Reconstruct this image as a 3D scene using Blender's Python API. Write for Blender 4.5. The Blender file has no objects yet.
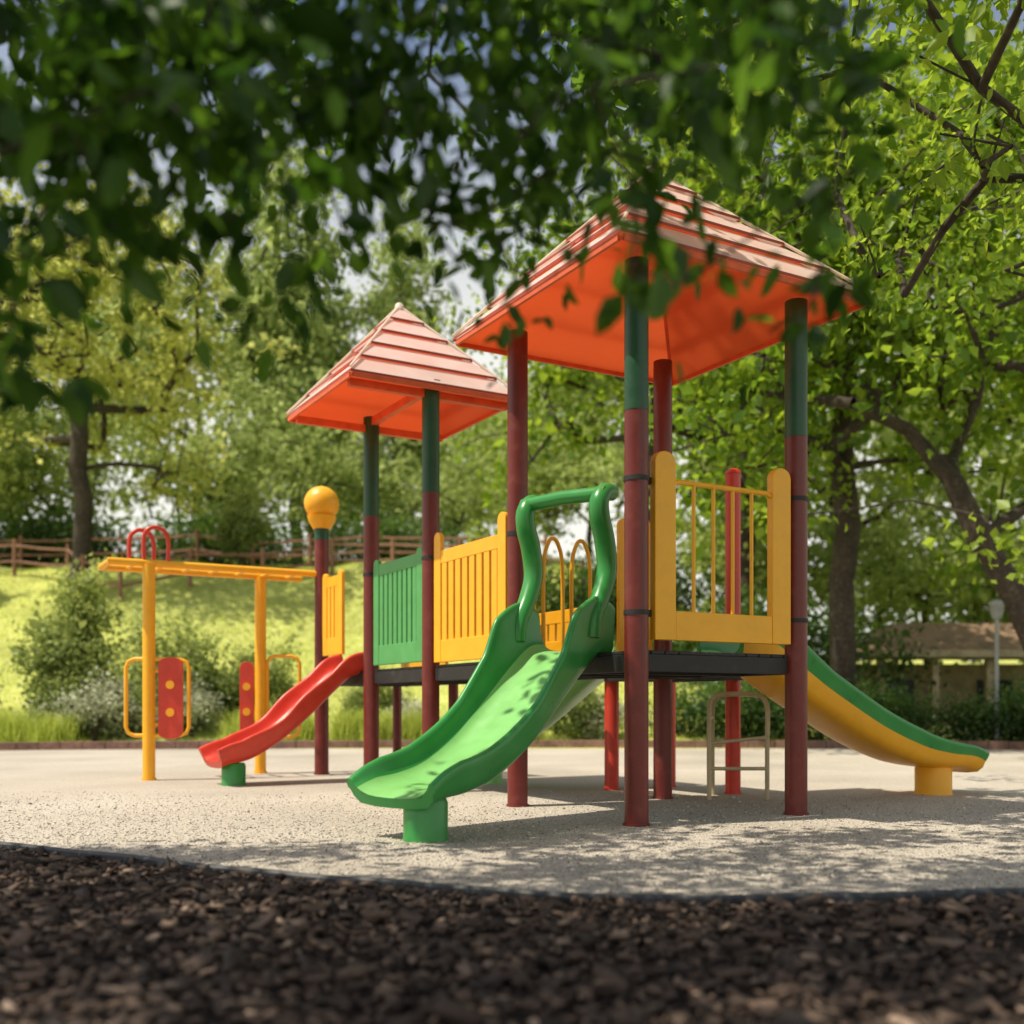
import bpy, math, random
import numpy as np
from mathutils import Vector
R = np.random.default_rng(7)
random.seed(7)
sc = bpy.context.scene
COL = sc.collection

# ---------------------------------------------------------------- materials
def newmat(name):
    m = bpy.data.materials.new(name); m.use_nodes = True
    nt = m.node_tree; nt.nodes.clear()
    return m, nt, nt.nodes, nt.links
def ramp(N, stops):
    r = N.new('ShaderNodeValToRGB')
    e = r.color_ramp.elements
    while len(e) < len(stops): e.new(0.5)
    for i, (p, c) in enumerate(stops):
        e[i].position = p; e[i].color = (*c, 1)
    return r
def paint(name, col, rough=0.35, var=0.18, bump=0.02, scale=9, dirt=0.25, coat=0.0, weather=None):
    m, nt, N, L = newmat(name)
    out = N.new('ShaderNodeOutputMaterial'); b = N.new('ShaderNodeBsdfPrincipled')
    tc = N.new('ShaderNodeTexCoord')
    n1 = N.new('ShaderNodeTexNoise'); n1.inputs['Scale'].default_value = scale; n1.inputs['Detail'].default_value = 4
    n2 = N.new('ShaderNodeTexNoise'); n2.inputs['Scale'].default_value = 2.2; n2.inputs['Detail'].default_value = 3
    L.new(tc.outputs['Object'], n1.inputs['Vector']); L.new(tc.outputs['Object'], n2.inputs['Vector'])
    c = np.array(col)
    w = np.array(weather if weather else tuple(np.clip(c*1.0+0.06, 0, 1)))
    r = ramp(N, [(0.3, tuple(c*(1-var))), (0.55, tuple(c)), (0.75, tuple(c*(1-dirt)+w*dirt))])
    mx = N.new('ShaderNodeMix'); mx.data_type = 'RGBA'; mx.blend_type = 'MULTIPLY'
    r2 = ramp(N, [(0.3, (1-var,)*3), (0.65, (1, 1, 1))])
    L.new(n1.outputs['Fac'], r.inputs['Fac']); L.new(n2.outputs['Fac'], r2.inputs['Fac'])
    mx.inputs['Factor'].default_value = 1
    L.new(r.outputs['Color'], mx.inputs['A']); L.new(r2.outputs['Color'], mx.inputs['B'])
    L.new(mx.outputs['Result'], b.inputs['Base Color'])
    mr = N.new('ShaderNodeMapRange'); mr.inputs['To Min'].default_value = rough*0.75; mr.inputs['To Max'].default_value = min(1, rough*1.5)
    L.new(n1.outputs['Fac'], mr.inputs['Value']); L.new(mr.outputs['Result'], b.inputs['Roughness'])
    bp = N.new('ShaderNodeBump'); bp.inputs['Strength'].default_value = 0.25; bp.inputs['Distance'].default_value = bump
    L.new(n1.outputs['Fac'], bp.inputs['Height']); L.new(bp.outputs['Normal'], b.inputs['Normal'])
    b.inputs['Coat Weight'].default_value = coat
    L.new(b.outputs['BSDF'], out.inputs['Surface'])
    return m
def leafmat(name, dark, light, tr_dark, tr_light, tmix=0.5, gloss=0.06):
    m, nt, N, L = newmat(name)
    out = N.new('ShaderNodeOutputMaterial')
    at = N.new('ShaderNodeAttribute'); at.attribute_name = 'rnd'
    r1 = ramp(N, [(0.0, dark), (1.0, light)]); r2 = ramp(N, [(0.0, tr_dark), (1.0, tr_light)])
    L.new(at.outputs['Fac'], r1.inputs['Fac']); L.new(at.outputs['Fac'], r2.inputs['Fac'])
    d = N.new('ShaderNodeBsdfDiffuse'); t = N.new('ShaderNodeBsdfTranslucent')
    L.new(r1.outputs['Color'], d.inputs['Color']); L.new(r2.outputs['Color'], t.inputs['Color'])
    m1 = N.new('ShaderNodeMixShader'); m1.inputs[0].default_value = tmix
    L.new(d.outputs[0], m1.inputs[1]); L.new(t.outputs[0], m1.inputs[2])
    if gloss > 0:
        g = N.new('ShaderNodeBsdfGlossy'); g.inputs['Roughness'].default_value = 0.42; g.inputs['Color'].default_value = (.8, .85, .8, 1)
        m2 = N.new('ShaderNodeMixShader'); m2.inputs[0].default_value = gloss
        L.new(m1.outputs[0], m2.inputs[1]); L.new(g.outputs[0], m2.inputs[2])
        L.new(m2.outputs[0], out.inputs['Surface'])
    else: L.new(m1.outputs[0], out.inputs['Surface'])
    return m
def groundmat(name, stops, scale, bumpscale, bumpd, rough=0.95, big=None, vor=True):
    m, nt, N, L = newmat(name)
    out = N.new('ShaderNodeOutputMaterial'); b = N.new('ShaderNodeBsdfPrincipled')
    tc = N.new('ShaderNodeTexCoord')
    n1 = N.new('ShaderNodeTexNoise'); n1.inputs['Scale'].default_value = scale; n1.inputs['Detail'].default_value = 5; n1.inputs['Roughness'].default_value = .7
    L.new(tc.outputs['Object'], n1.inputs['Vector'])
    r = ramp(N, stops); L.new(n1.outputs['Fac'], r.inputs['Fac'])
    n2 = N.new('ShaderNodeTexNoise'); n2.inputs['Scale'].default_value = 0.45; n2.inputs['Detail'].default_value = 5
    L.new(tc.outputs['Object'], n2.inputs['Vector'])
    r2 = ramp(N, big or [(0.35, (.72, .72, .72)), (0.6, (1, 1, 1))]); L.new(n2.outputs['Fac'], r2.inputs['Fac'])
    mx = N.new('ShaderNodeMix'); mx.data_type = 'RGBA'; mx.blend_type = 'MULTIPLY'; mx.inputs['Factor'].default_value = 1
    L.new(r.outputs['Color'], mx.inputs['A']); L.new(r2.outputs['Color'], mx.inputs['B'])
    L.new(mx.outputs['Result'], b.inputs['Base Color'])
    b.inputs['Roughness'].default_value = rough; b.inputs['Specular IOR Level'].default_value = 0.2
    v = N.new('ShaderNodeTexVoronoi'); v.inputs['Scale'].default_value = bumpscale
    L.new(tc.outputs['Object'], v.inputs['Vector'])
    bp = N.new('ShaderNodeBump'); bp.inputs['Strength'].default_value = .8; bp.inputs['Distance'].default_value = bumpd
    L.new((v.outputs['Distance'] if vor else n1.outputs['Fac']), bp.inputs['Height']); L.new(bp.outputs['Normal'], b.inputs['Normal'])
    L.new(b.outputs['BSDF'], out.inputs['Surface'])
    return m

M = {}
M['red'] = paint('post_red_paint', (.17, .018, .013), .36, var=.12, bump=.004, weather=(.3, .10, .08))
M['redb'] = paint('bright_red_plastic', (.66, .05, .025), .32, var=.1, bump=.003)
M['roofedge'] = paint('roof_edge_red', (.42, .07, .045), .5, var=.1, bump=.003)
M['dgreen'] = paint('post_green_paint', (.012, .080, .030), .36, bump=.004, weather=(.08, .18, .10), dirt=.15)
M['green'] = paint('slide_green_plastic', (.04, .29, .06), .28, var=.1, bump=.002, scale=5, weather=(.2, .4, .22), dirt=.15)
M['lgreen'] = paint('light_green_plastic', (.24, .58, .17), .30, var=.08, bump=.002, dirt=.15)
M['yellow'] = paint('yellow_plastic', (.97, .46, .014), .38, var=.06, bump=.003, dirt=.15, weather=(.9, .6, .15))
M['panelgreen'] = paint('green_panel_plastic', (.09, .37, .11), .45, var=.1, bump=.003)
M['black'] = paint('deck_black_steel', (.02, .019, .019), .55, bump=.003, dirt=.4)
M['beige'] = paint('beige_steel', (.55, .45, .27), .35, bump=.002)
M['steel'] = paint('grey_steel', (.4, .41, .4), .4, bump=.002)
M['edge'] = paint('black_rubber_edging', (.05, .052, .056), .5, bump=.01, scale=30, weather=(.26, .26, .26), dirt=.6)
M['bark'] = paint('bark', (.07, .05, .035), .95, var=.5, bump=.08, scale=14, weather=(.16, .13, .1), dirt=.6)
M['wood'] = paint('fence_wood', (.36, .18, .12), .9, var=.4, bump=.02, scale=12)
M['brick'] = paint('kerb_brick', (.30, .17, .125), .95, var=.4, bump=.02, scale=14, dirt=.5)
M['shroof'] = paint('shelter_roof', (.36, .23, .14), .85, var=.3, scale=6)
M['shwall'] = paint('shelter_wall', (.55, .44, .29), .9, var=.3, scale=6)
M['dark'] = paint('dark_glass', (.02, .022, .025), .2)
def sheet(name, c0, c1, tcol, mixf):
    m, nt, N, L = newmat(name)
    out = N.new('ShaderNodeOutputMaterial'); tc = N.new('ShaderNodeTexCoord')
    n = N.new('ShaderNodeTexNoise'); n.inputs['Scale'].default_value = 3.5; n.inputs['Detail'].default_value = 5
    L.new(tc.outputs['Object'], n.inputs['Vector'])
    r = ramp(N, [(0.3, c0), (.7, c1)]); L.new(n.outputs['Fac'], r.inputs['Fac'])
    d = N.new('ShaderNodeBsdfPrincipled'); d.inputs['Roughness'].default_value = .45
    L.new(r.outputs['Color'], d.inputs['Base Color'])
    t = N.new('ShaderNodeBsdfTranslucent'); t.inputs['Color'].default_value = (*tcol, 1)
    mx = N.new('ShaderNodeMixShader'); mx.inputs[0].default_value = mixf
    L.new(d.outputs[0], mx.inputs[1]); L.new(t.outputs[0], mx.inputs[2]); L.new(mx.outputs[0], out.inputs['Surface'])
    return m
M['roof'] = sheet('roof_board_bleached_sunlit', (.90, .70, .60), (.97, .87, .80), (1, .86, .74), .36)  # pale tone holds both bleaching and sunlight on orange-red boards
M['roofin'] = sheet('roof_liner_orange', (.94, .16, .05), (.98, .20, .07), (1, .22, .065), .66)
M['roofunder'] = paint('roof_under_red', (.88, .14, .045), .5, bump=.002)
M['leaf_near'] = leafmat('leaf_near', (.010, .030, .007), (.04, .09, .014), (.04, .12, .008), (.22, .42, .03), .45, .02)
M['leaf_mid'] = leafmat('leaf_mid', (.05, .11, .012), (.19, .28, .025), (.21, .37, .02), (.60, .74, .06), .52, .02)
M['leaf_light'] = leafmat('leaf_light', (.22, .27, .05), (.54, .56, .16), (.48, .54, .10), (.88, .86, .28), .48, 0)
M['leaf_far_hazed'] = leafmat('leaf_far_hazed', (.18, .24, .07), (.48, .56, .20), (.34, .45, .11), (.72, .80, .30), .43, 0)  # distance haze is put into these paler leaf colours
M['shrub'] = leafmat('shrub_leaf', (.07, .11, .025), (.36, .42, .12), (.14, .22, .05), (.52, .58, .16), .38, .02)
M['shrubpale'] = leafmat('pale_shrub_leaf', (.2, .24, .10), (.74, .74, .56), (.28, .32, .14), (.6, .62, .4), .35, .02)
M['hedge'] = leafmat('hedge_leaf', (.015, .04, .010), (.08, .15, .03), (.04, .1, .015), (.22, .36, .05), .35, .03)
M['grass'] = leafmat('grass_blade', (.30, .36, .05), (.62, .68, .17), (.40, .52, .06), (.72, .78, .2), .35, 0)
M['lawn'] = groundmat('lawn', [(.3, (.40, .44, .08)), (.5, (.56, .59, .15)), (.7, (.68, .68, .26))], 6, 25, .02)
M['mulchg'] = groundmat('bark_mulch_ground', [(.3, (.010, .007, .006)), (.55, (.03, .02, .016)), (.75, (.065, .045, .035))], 40, 45, .03)
M['sand'] = groundmat('gravel_surface', [(.28, (.27, .235, .19)), (.45, (.52, .465, .39)), (.6, (.68, .615, .52)), (.8, (.84, .77, .67))], 60, 95, .008,
                      big=[(.3, (.74, .73, .72)), (.5, (.9, .89, .88)), (.65, (1, 1, 1))])
def chipmat(name, a, b_, c):
    m, nt, N, L = newmat(name)
    out = N.new('ShaderNodeOutputMaterial'); b = N.new('ShaderNodeBsdfPrincipled')
    at = N.new('ShaderNodeAttribute'); at.attribute_name = 'rnd'
    r = ramp(N, [(0, a), (.7, b_), (1, c)]); L.new(at.outputs['Fac'], r.inputs['Fac'])
    L.new(r.outputs['Color'], b.inputs['Base Color']); b.inputs['Roughness'].default_value = .8
    L.new(b.outputs[0], out.inputs['Surface']); return m
M['chip'] = chipmat('bark_chip', (.018, .012, .009), (.15, .095, .065), (.50, .36, .26))
M['pebble'] = chipmat('pebble', (.20, .175, .15), (.54, .485, .41), (.80, .74, .65))

# ---------------------------------------------------------------- mesh helpers
def link(ob, parent=None):
    COL.objects.link(ob)
    if parent: ob.parent = parent
    return ob
def empty(name, loc=(0, 0, 0)):
    e = bpy.data.objects.new(name, None); e.empty_display_size = .3; COL.objects.link(e); return e
def npmesh(name, V, F, mat, rnd=None, smooth=False, matidx=None):
    V = np.asarray(V, np.float32); F = np.asarray(F, np.int32)
    me = bpy.data.meshes.new(name)
    me.vertices.add(len(V)); me.vertices.foreach_set('co', V.ravel())
    k = F.shape[1]; me.loops.add(F.size); me.loops.foreach_set('vertex_index', F.ravel())
    me.polygons.add(len(F)); me.polygons.foreach_set('loop_start', np.arange(0, F.size, k, dtype=np.int32))
    me.polygons.foreach_set('loop_total', np.full(len(F), k, np.int32))
    if smooth: me.polygons.foreach_set('use_smooth', np.ones(len(F), bool))
    for mm in (mat if isinstance(mat, list) else [mat]): me.materials.append(mm)
    if matidx is not None: me.polygons.foreach_set('material_index', matidx)
    me.update(calc_edges=True)
    if rnd is not None:
        a = me.attributes.new('rnd', 'FLOAT', 'POINT'); a.data.foreach_set('value', np.asarray(rnd, np.float32))
    return me
class MB:
    def __init__(s): s.v = []; s.f = []; s.m = []; s.mats = []; s.sm = []
    def mi(s, mat):
        if mat not in s.mats: s.mats.append(mat)
        return s.mats.index(mat)
    def add(s, V, F, mat, smooth=False):
        o = len(s.v); s.v += [tuple(map(float, p)) for p in V]
        i = s.mi(mat)
        for f in F: s.f.append([o+j for j in f]); s.m.append(i); s.sm.append(smooth)
    def tube(s, path, r, mat, n=14, caps=True):
        P = [Vector(p) for p in path]; rr = r if isinstance(r, (list, tuple)) else [r]*len(P)
        V = []; F = []; up = None
        for i, p in enumerate(P):
            t = (P[min(i+1, len(P)-1)]-P[max(i-1, 0)]).normalized()
            if up is None:
                up = Vector((0, 0, 1)) if abs(t.z) < .9 else Vector((1, 0, 0))
            a = (up - t*up.dot(t)).normalized(); b = t.cross(a); up = a
            for k in range(n):
                th = 2*math.pi*k/n; V.append(p+(a*math.cos(th)+b*math.sin(th))*rr[i])
        for i in range(len(P)-1):
            for k in range(n): F.append([i*n+k, i*n+(k+1) % n, (i+1)*n+(k+1) % n, (i+1)*n+k])
        s.add(V, F, mat, True)
        if caps:
            s.add(V[:n], [list(range(n))[::-1]], mat); s.add(V[-n:], [list(range(n))], mat)
    def box(s, c, ax, ay, az, hx, hy, hz, mat):
        c = Vector(c); ax = Vector(ax)*hx; ay = Vector(ay)*hy; az = Vector(az)*hz
        V = [c+ax*i+ay*j+az*k for i in (-1, 1) for j in (-1, 1) for k in (-1, 1)]
        F = [[0, 1, 3, 2], [4, 6, 7, 5], [0, 4, 5, 1], [2, 3, 7, 6], [0, 2, 6, 4], [1, 5, 7, 3]]
        s.add(V, F, mat)
    def prism(s, outline, o, ax, az, an, th, mat):
        o = Vector(o); ax = Vector(ax); az = Vector(az); an = Vector(an)
        n = len(outline)
        V = [o+ax*a+az*b-an*th/2 for a, b in outline]+[o+ax*a+az*b+an*th/2 for a, b in outline]
        F = [list(range(n))[::-1], [n+i for i in range(n)]]+[[i, (i+1) % n, n+(i+1) % n, n+i] for i in range(n)]
        s.add(V, F, mat)
    def sphere(s, c, r, mat, n=20):
        V = []; F = []; m = n//2
        for i in range(m+1):
            ph = math.pi*i/m
            for k in range(n):
                th = 2*math.pi*k/n; V.append((c[0]+r*math.sin(ph)*math.cos(th), c[1]+r*math.sin(ph)*math.sin(th), c[2]+r*math.cos(ph)))
        for i in range(m):
            for k in range(n): F.append([i*n+k, (i+1)*n+k, (i+1)*n+(k+1) % n, i*n+(k+1) % n])
        s.add(V, F, mat, True)
    def obj(s, name, parent=None, bevel=0):
        me = bpy.data.meshes.new(name); me.from_pydata(s.v, [], s.f)
        for mm in s.mats: me.materials.append(mm)
        me.polygons.foreach_set('material_index', s.m); me.polygons.foreach_set('use_smooth', s.sm)
        me.update()
        ob = bpy.data.objects.new(name, me); link(ob, parent)
        if bevel:
            b = ob.modifiers.new('bev', 'BEVEL'); b.width = bevel; b.segments = 2; b.limit_method = 'ANGLE'; b.angle_limit = math.radians(50)
        return ob
def catmull(P, n=8, closed=False):
    P = [np.array(p, float) for p in P]; out = []; m = len(P)
    rng = range(m) if closed else range(m-1)
    for i in rng:
        if closed: p0, p1, p2, p3 = P[(i-1) % m], P[i], P[(i+1) % m], P[(i+2) % m]
        else: p0, p1, p2, p3 = P[max(i-1, 0)], P[i], P[i+1], P[min(i+2, m-1)]
        for k in range(n):
            t = k/n
            out.append(.5*((2*p1)+(-p0+p2)*t+(2*p0-5*p1+4*p2-p3)*t*t+(-p0+3*p1-3*p2+p3)*t**3))
    if not closed: out.append(P[-1])
    return out

# ---------------------------------------------------------------- terrain
def sstep(a, b, x):
    t = np.clip((x-a)/(b-a), 0, 1); return t*t*(3-2*t)
def H(x, y):
    x = np.asarray(x, float); y = np.asarray(y, float)
    left = 1-sstep(2, 13, x)
    h = 5.6*sstep(18.5, 35, y)*left + 4.5*sstep(34, 80, y)*left + 3.5*sstep(30, 60, y)*(1-left*.6)
    h += sstep(19.5, 24, y)*(.12*np.sin(x*.7+y*.3)+.08*np.sin(x*1.9-y*.8))
    return h
gx = np.concatenate([[-400, -200, -110, -70], np.arange(-50, 51, 1.0), [70, 110, 200, 400]])
gy = np.concatenate([[-60, -20, -8], np.arange(-4, 18, 2.0), np.arange(18, 60, .8), [65, 72, 80, 110, 180, 350, 700]])
X, Y = np.meshgrid(gx, gy); Z = H(X, Y)
V = np.stack([X.ravel(), Y.ravel(), Z.ravel()], 1)
nx = len(gx); ny = len(gy)
ii, jj = np.meshgrid(np.arange(nx-1), np.arange(ny-1)); a = (jj*nx+ii).ravel()
F = np.stack([a, a+1, a+nx+1, a+nx], 1)
link(bpy.data.objects.new('ground', npmesh('ground', V, F, M['lawn'], smooth=True)))
mb = MB(); mb.add([(-16, -8, .004), (16, -8, .004), (16, 19.9, .004), (-16, 19.9, .004)], [[0, 1, 2, 3]], M['mulchg']); mb.obj('mulch_bed')
ctrl = [(.37, 4.16), (2.19, 4.27), (4.5, 5.2), (7.5, 7.6), (11, 12), (11.8, 16.3), (8.5, 18.7), (2, 19.1), (-5, 18.9), (-10.2, 17.6), (-12, 13.5), (-9.2, 9.7), (-5.6, 7.2), (-2.92, 5.7), (-.99, 4.68)]
bd = catmull(ctrl, 14, True)
mb = MB(); mb.add([(p[0], p[1], .014) for p in bd], [list(range(len(bd)))], M['sand']); mb.obj('playground_surface')
nb = len(bd)
mb = MB(); bk = MB()
isfront = lambda p: p[1] < 11.5
seq = [bd[(i+7*14) % nb] for i in range(nb)]
fr = [p for p in seq if isfront(p)]
mb_v = []; mb_f = []
prof = [(-.022, -.02), (-.022, .034), (-.012, .044), (.012, .044), (.022, .034), (.022, -.02)]
for i, p in enumerate(fr):
    t = fr[min(i+1, len(fr)-1)]-fr[max(i-1, 0)]; t = t/np.linalg.norm(t); n = np.array([t[1], -t[0]])
    for a_, z_ in prof:
        q = p+n*(a_+.006*math.sin(i*.41)); mb_v.append((q[0], q[1], z_+.004*math.sin(i*.37)+.003*math.sin(i*1.1)))
for i in range(len(fr)-1):
    for k in range(5): mb_f.append([i*6+k, (i+1)*6+k, (i+1)*6+k+1, i*6+k+1])
mb.add(mb_v, mb_f, M['edge'], False); mb.obj('rubber_edging')
br = [p for p in bd if not isfront(p)]
for i in range(len(br)-1):
    p, q = br[i], br[i+1]; Lh = np.linalg.norm(q-p)
    if Lh > 1.5: continue
    t = (q-p)/Lh; n_ = max(1, int(Lh/.31))
    for j in range(n_):
        c = p+t*Lh*(j+.5)/n_
        z = .07+R.uniform(-.006, .006)
        bk.box((c[0], c[1], z), (t[0], t[1], 0), (-t[1], t[0], 0), (0, 0, 1), Lh/n_*.5-.006, .075, .095, M['brick'])
bk.obj('brick_kerb', bevel=.008)

fx = np.array([p[0] for p in bd if p[1] < 7.6 and -6.5 < p[0] < 7.6]); fy = np.array([p[1] for p in bd if p[1] < 7.6 and -6.5 < p[0] < 7.6])
o = np.argsort(fx); fx, fy = fx[o], fy[o]
yb = lambda x: np.interp(x, fx, fy)
def randrot(n, tilt):
    yaw = R.uniform(0, 2*np.pi, n); ax = R.uniform(0, 2*np.pi, n); t = R.normal(0, tilt, n)
    N = np.stack([np.sin(t)*np.cos(ax), np.sin(t)*np.sin(ax), np.cos(t)], 1)
    D = np.stack([np.cos(yaw), np.sin(yaw), np.zeros(n)], 1)
    D = D-N*(D*N).sum(1)[:, None]; D /= np.linalg.norm(D, axis=1)[:, None]
    return D, np.cross(N, D), N
n = 52000
cx = R.uniform(-4.6, 4.4, n); cy = 1.6+R.power(1.0, n)*(5.4)
ok = cy < yb(cx)-.035; cx, cy = cx[ok], cy[ok]; n = len(cx)
D, S_, N_ = randrot(n, .4)
sz = R.lognormal(math.log(.0105), .48, n); C = np.stack([cx, cy, .004+sz*.5+R.uniform(0, .014, n)], 1)
tmpl = np.array([(-1, -.5, -.22), (1, -.4, -.22), (1.1, .4, -.22), (-.8, .5, -.22), (-.9, -.4, .22), (.8, -.5, .22), (1, .35, .22), (-1, .45, .22)])
asp = R.uniform(.4, 1.1, n)
J = R.normal(0, .15, (n, 8, 3)); T = tmpl[None]+J; T[:, :, 1] *= asp[:, None]*1.5
V = C[:, None]+sz[:, None, None]*(T[:, :, 0:1]*D[:, None]*1.3+T[:, :, 1:2]*S_[:, None]+T[:, :, 2:3]*N_[:, None]*1.2)
f8 = np.array([[0, 3, 2, 1], [4, 5, 6, 7], [0, 1, 5, 4], [1, 2, 6, 5], [2, 3, 7, 6], [3, 0, 4, 7]])
F = (np.arange(n)[:, None, None]*8+f8[None]).reshape(-1, 4)
link(bpy.data.objects.new('bark_mulch', npmesh('bark_mulch', V.reshape(-1, 3), F, M['chip'], rnd=np.repeat(R.beta(1.4, 2.2, n), 8))))
n = 60000
cx = R.uniform(-5, 5.5, n); cy = 4.1+R.beta(1, 2, n)*5.5
ok = cy > yb(cx)+.03; cx, cy = cx[ok], cy[ok]; n = len(cx)
sz = R.lognormal(math.log(.0045), .35, n); C = np.stack([cx, cy, .014+sz*.3], 1)
oc = np.array([(1, 0, 0), (0, 1, 0), (-1, 0, 0), (0, -1, 0), (0, 0, .7), (0, 0, -.7)])
V = C[:, None]+sz[:, None, None]*(oc[None]+R.normal(0, .22, (n, 6, 3)))
f6 = np.array([[0, 1, 4], [1, 2, 4], [2, 3, 4], [3, 0, 4], [1, 0, 5], [2, 1, 5], [3, 2, 5], [0, 3, 5]])
F = (np.arange(n)[:, None, None]*6+f6[None]).reshape(-1, 3)
link(bpy.data.objects.new('surface_gravel', npmesh('surface_gravel', V.reshape(-1, 3), F, M['pebble'], rnd=np.repeat(R.random(n), 6))))

# ---------------------------------------------------------------- foliage
LT = np.array([(0, 0, 0), (.33, .27, .05), (.72, .2, .03), (1, 0, -.06), (.72, -.2, .03), (.33, -.27, .05), (.5, 0, -.04)])
LF = np.array([[0, 6, 1], [1, 6, 2], [2, 6, 3], [3, 6, 4], [4, 6, 5], [5, 6, 0]])
QT = np.array([(0, 0, 0), (.5, .36, .06), (1, 0, -.03), (.5, -.36, .06)])
QF = np.array([[0, 1, 2], [0, 2, 3]])
def unit(a): return a/np.maximum(np.linalg.norm(a, axis=-1, keepdims=True), 1e-6)
def leafgeo(P, size, full=False, droop=.4, rng=R):
    n = len(P)
    D = unit(rng.normal(0, 1, (n, 3))+np.array([0, 0, -droop*1.5]))
    N = rng.normal(0, .8, (n, 3))+np.array([-.3, -.2, 1.0]); N = unit(N-D*(N*D).sum(1)[:, None])
    S = np.cross(N, D)
    T, Fc = (LT, LF) if full else (QT, QF)
    s = size*rng.lognormal(0, .28, n)
    TT = np.repeat(T[None], n, 0); TT[:, :, 2] *= rng.uniform(.5, 2.5, n)[:, None]
    V = P[:, None]+s[:, None, None]*(TT[:, :, 0:1]*D[:, None]+TT[:, :, 1:2]*S[:, None]+TT[:, :, 2:3]*N[:, None])
    F = (np.arange(n)[:, None, None]*len(T)+Fc[None]).reshape(-1, 3)
    return V.reshape(-1, 3), F, len(T)
def skeleton(trunk, targets, seg=.6, jit=.06, rng=R):
    nodes = [np.array(p, float) for p in trunk]; par = [-1]+list(range(len(trunk)-1))
    order = np.argsort(np.linalg.norm(targets-np.array(trunk[len(trunk)//2]), axis=1))
    ends = []
    arr = np.zeros((len(trunk)+len(targets)*14, 3)); cnt = len(nodes); arr[:cnt] = nodes
    for ti in order:
        t = targets[ti]
        lo = max(1, len(trunk)//2) if len(trunk) > 2 else 0
        d = np.linalg.norm(arr[lo:cnt]-t, axis=1)+.7*np.maximum(0, arr[lo:cnt, 2]-t[2])
        j = lo+int(np.argmin(d)); p = arr[j].copy(); L_ = np.linalg.norm(t-p)
        k = min(12, max(1, int(L_/seg)))
        prev = j
        for q in range(1, k+1):
            f = q/k; pt = p+(t-p)*f
            if q < k: pt = pt+rng.normal(0, jit*L_**.5, 3)+np.array([0, 0, .10*L_*math.sin(math.pi*f)])
            arr[cnt] = pt; par.append(prev); prev = cnt; cnt += 1
        ends.append(prev)
    w = np.zeros(cnt); w[ends] = 1
    for i in range(cnt-1, 0, -1):
        if par[i] >= 0: w[par[i]] += w[i]
    return arr[:cnt], np.array(par), np.maximum(w, .5)
def limbmesh(name, nodes, par, w, r0, rmin=.006, expo=.5, mat=None, flare=1.35, ntr=0, cap=9):
    tot = w[0]; rad = np.maximum(rmin, r0*(w/tot)**expo)
    capv = cap(nodes[ntr:]) if callable(cap) else cap
    rad[ntr:] = np.minimum(rad[ntr:], capv)
    rad[0] *= flare
    Vs = []; Fs = []; off = 0
    for i in range(1, len(nodes)):
        a, b = nodes[par[i]], nodes[i]; ra, rb = rad[par[i]], rad[i]
        ra = min(ra, rb*1.35)
        if par[i] == 0: ra = rad[0]
        t = b-a; Lh = np.linalg.norm(t)
        if Lh < 1e-5: continue
        t = t/Lh; n = 12 if rb > .08 else (6 if rb > .015 else 4)
        u = np.cross(t, [0, 0, 1.0]) if abs(t[2]) < .95 else np.cross(t, [1.0, 0, 0]); u /= np.linalg.norm(u); v = np.cross(t, u)
        th = np.arange(n)*2*np.pi/n; ring = np.cos(th)[:, None]*u+np.sin(th)[:, None]*v
        a2 = a-t*ra*.25; b2 = b+t*rb*.25
        Vs.append(a2+ring*ra); Vs.append(b2+ring*rb)
        k = np.arange(n); Fs.append(off+np.stack([k, (k+1) % n, n+(k+1) % n, n+k], 1)); off += 2*n
    return npmesh(name, np.concatenate(Vs), np.concatenate(Fs), mat or M['bark'], smooth=True)
def crown_targets(n, c, rad, lobes, rng, lob=.42):
    L = unit(rng.normal(0, 1, (lobes, 3))); L[:, 2] = np.abs(L[:, 2])*1.4-.75*rng.random(lobes)
    L = L*rng.uniform(.45, .95, (lobes, 1))
    idx = rng.integers(0, lobes, n)
    P = L[idx]+rng.normal(0, lob*.5, (n, 3))
    return P*np.array(rad)+np.array(c)
def tree_data(name, seed, height, r0, crown_r, base_frac, ntarget, nleaf, lsize, mat, sig=.42, lobes=16, tap=1.0, lean=(0, 0)):
    rng = np.random.default_rng(seed)
    th = height*.55; tr = []
    for i in range(8):
        f = i/7; tr.append((lean[0]*f*f+rng.normal(0, .08)*(i > 0), lean[1]*f*f+rng.normal(0, .08)*(i > 0), -0.3+th*f))
    zc = height*(base_frac+(1-base_frac)*.5); rz = height*(1-base_frac)*.5
    T = crown_targets(ntarget, (lean[0], lean[1], zc), (crown_r, crown_r, rz), lobes, rng)
    T[:, 2] = np.maximum(T[:, 2], .8)
    if tap != 1.0:
        f = np.clip((T[:, 2]-(zc-rz))/(2*rz), 0, 1); s = 1-(1-tap)*f; T[:, 0] *= s; T[:, 1] *= s
    nodes, par, w = skeleton(tr, T, seg=.9, jit=.1, rng=rng)
    lm = limbmesh(name+'_limbs', nodes, par, w, r0, .012, ntr=8, cap=r0*.45)
    per = rng.poisson(nleaf, ntarget); idx = np.repeat(np.arange(ntarget), per)
    P = T[idx]+rng.normal(0, 1, (len(idx), 3))*np.array([sig, sig, sig*.6])*rng.uniform(.5, 1.4, ntarget)[idx][:, None]
    V, F, k = leafgeo(P, lsize, rng=rng)
    rn = np.clip(rng.uniform(.1, .9, ntarget)[idx]+rng.normal(0, .15, len(idx)), 0, 1)
    fm = npmesh(name+'_crown', V, F, mat, rnd=np.repeat(rn, k))
    return lm, fm
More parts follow.
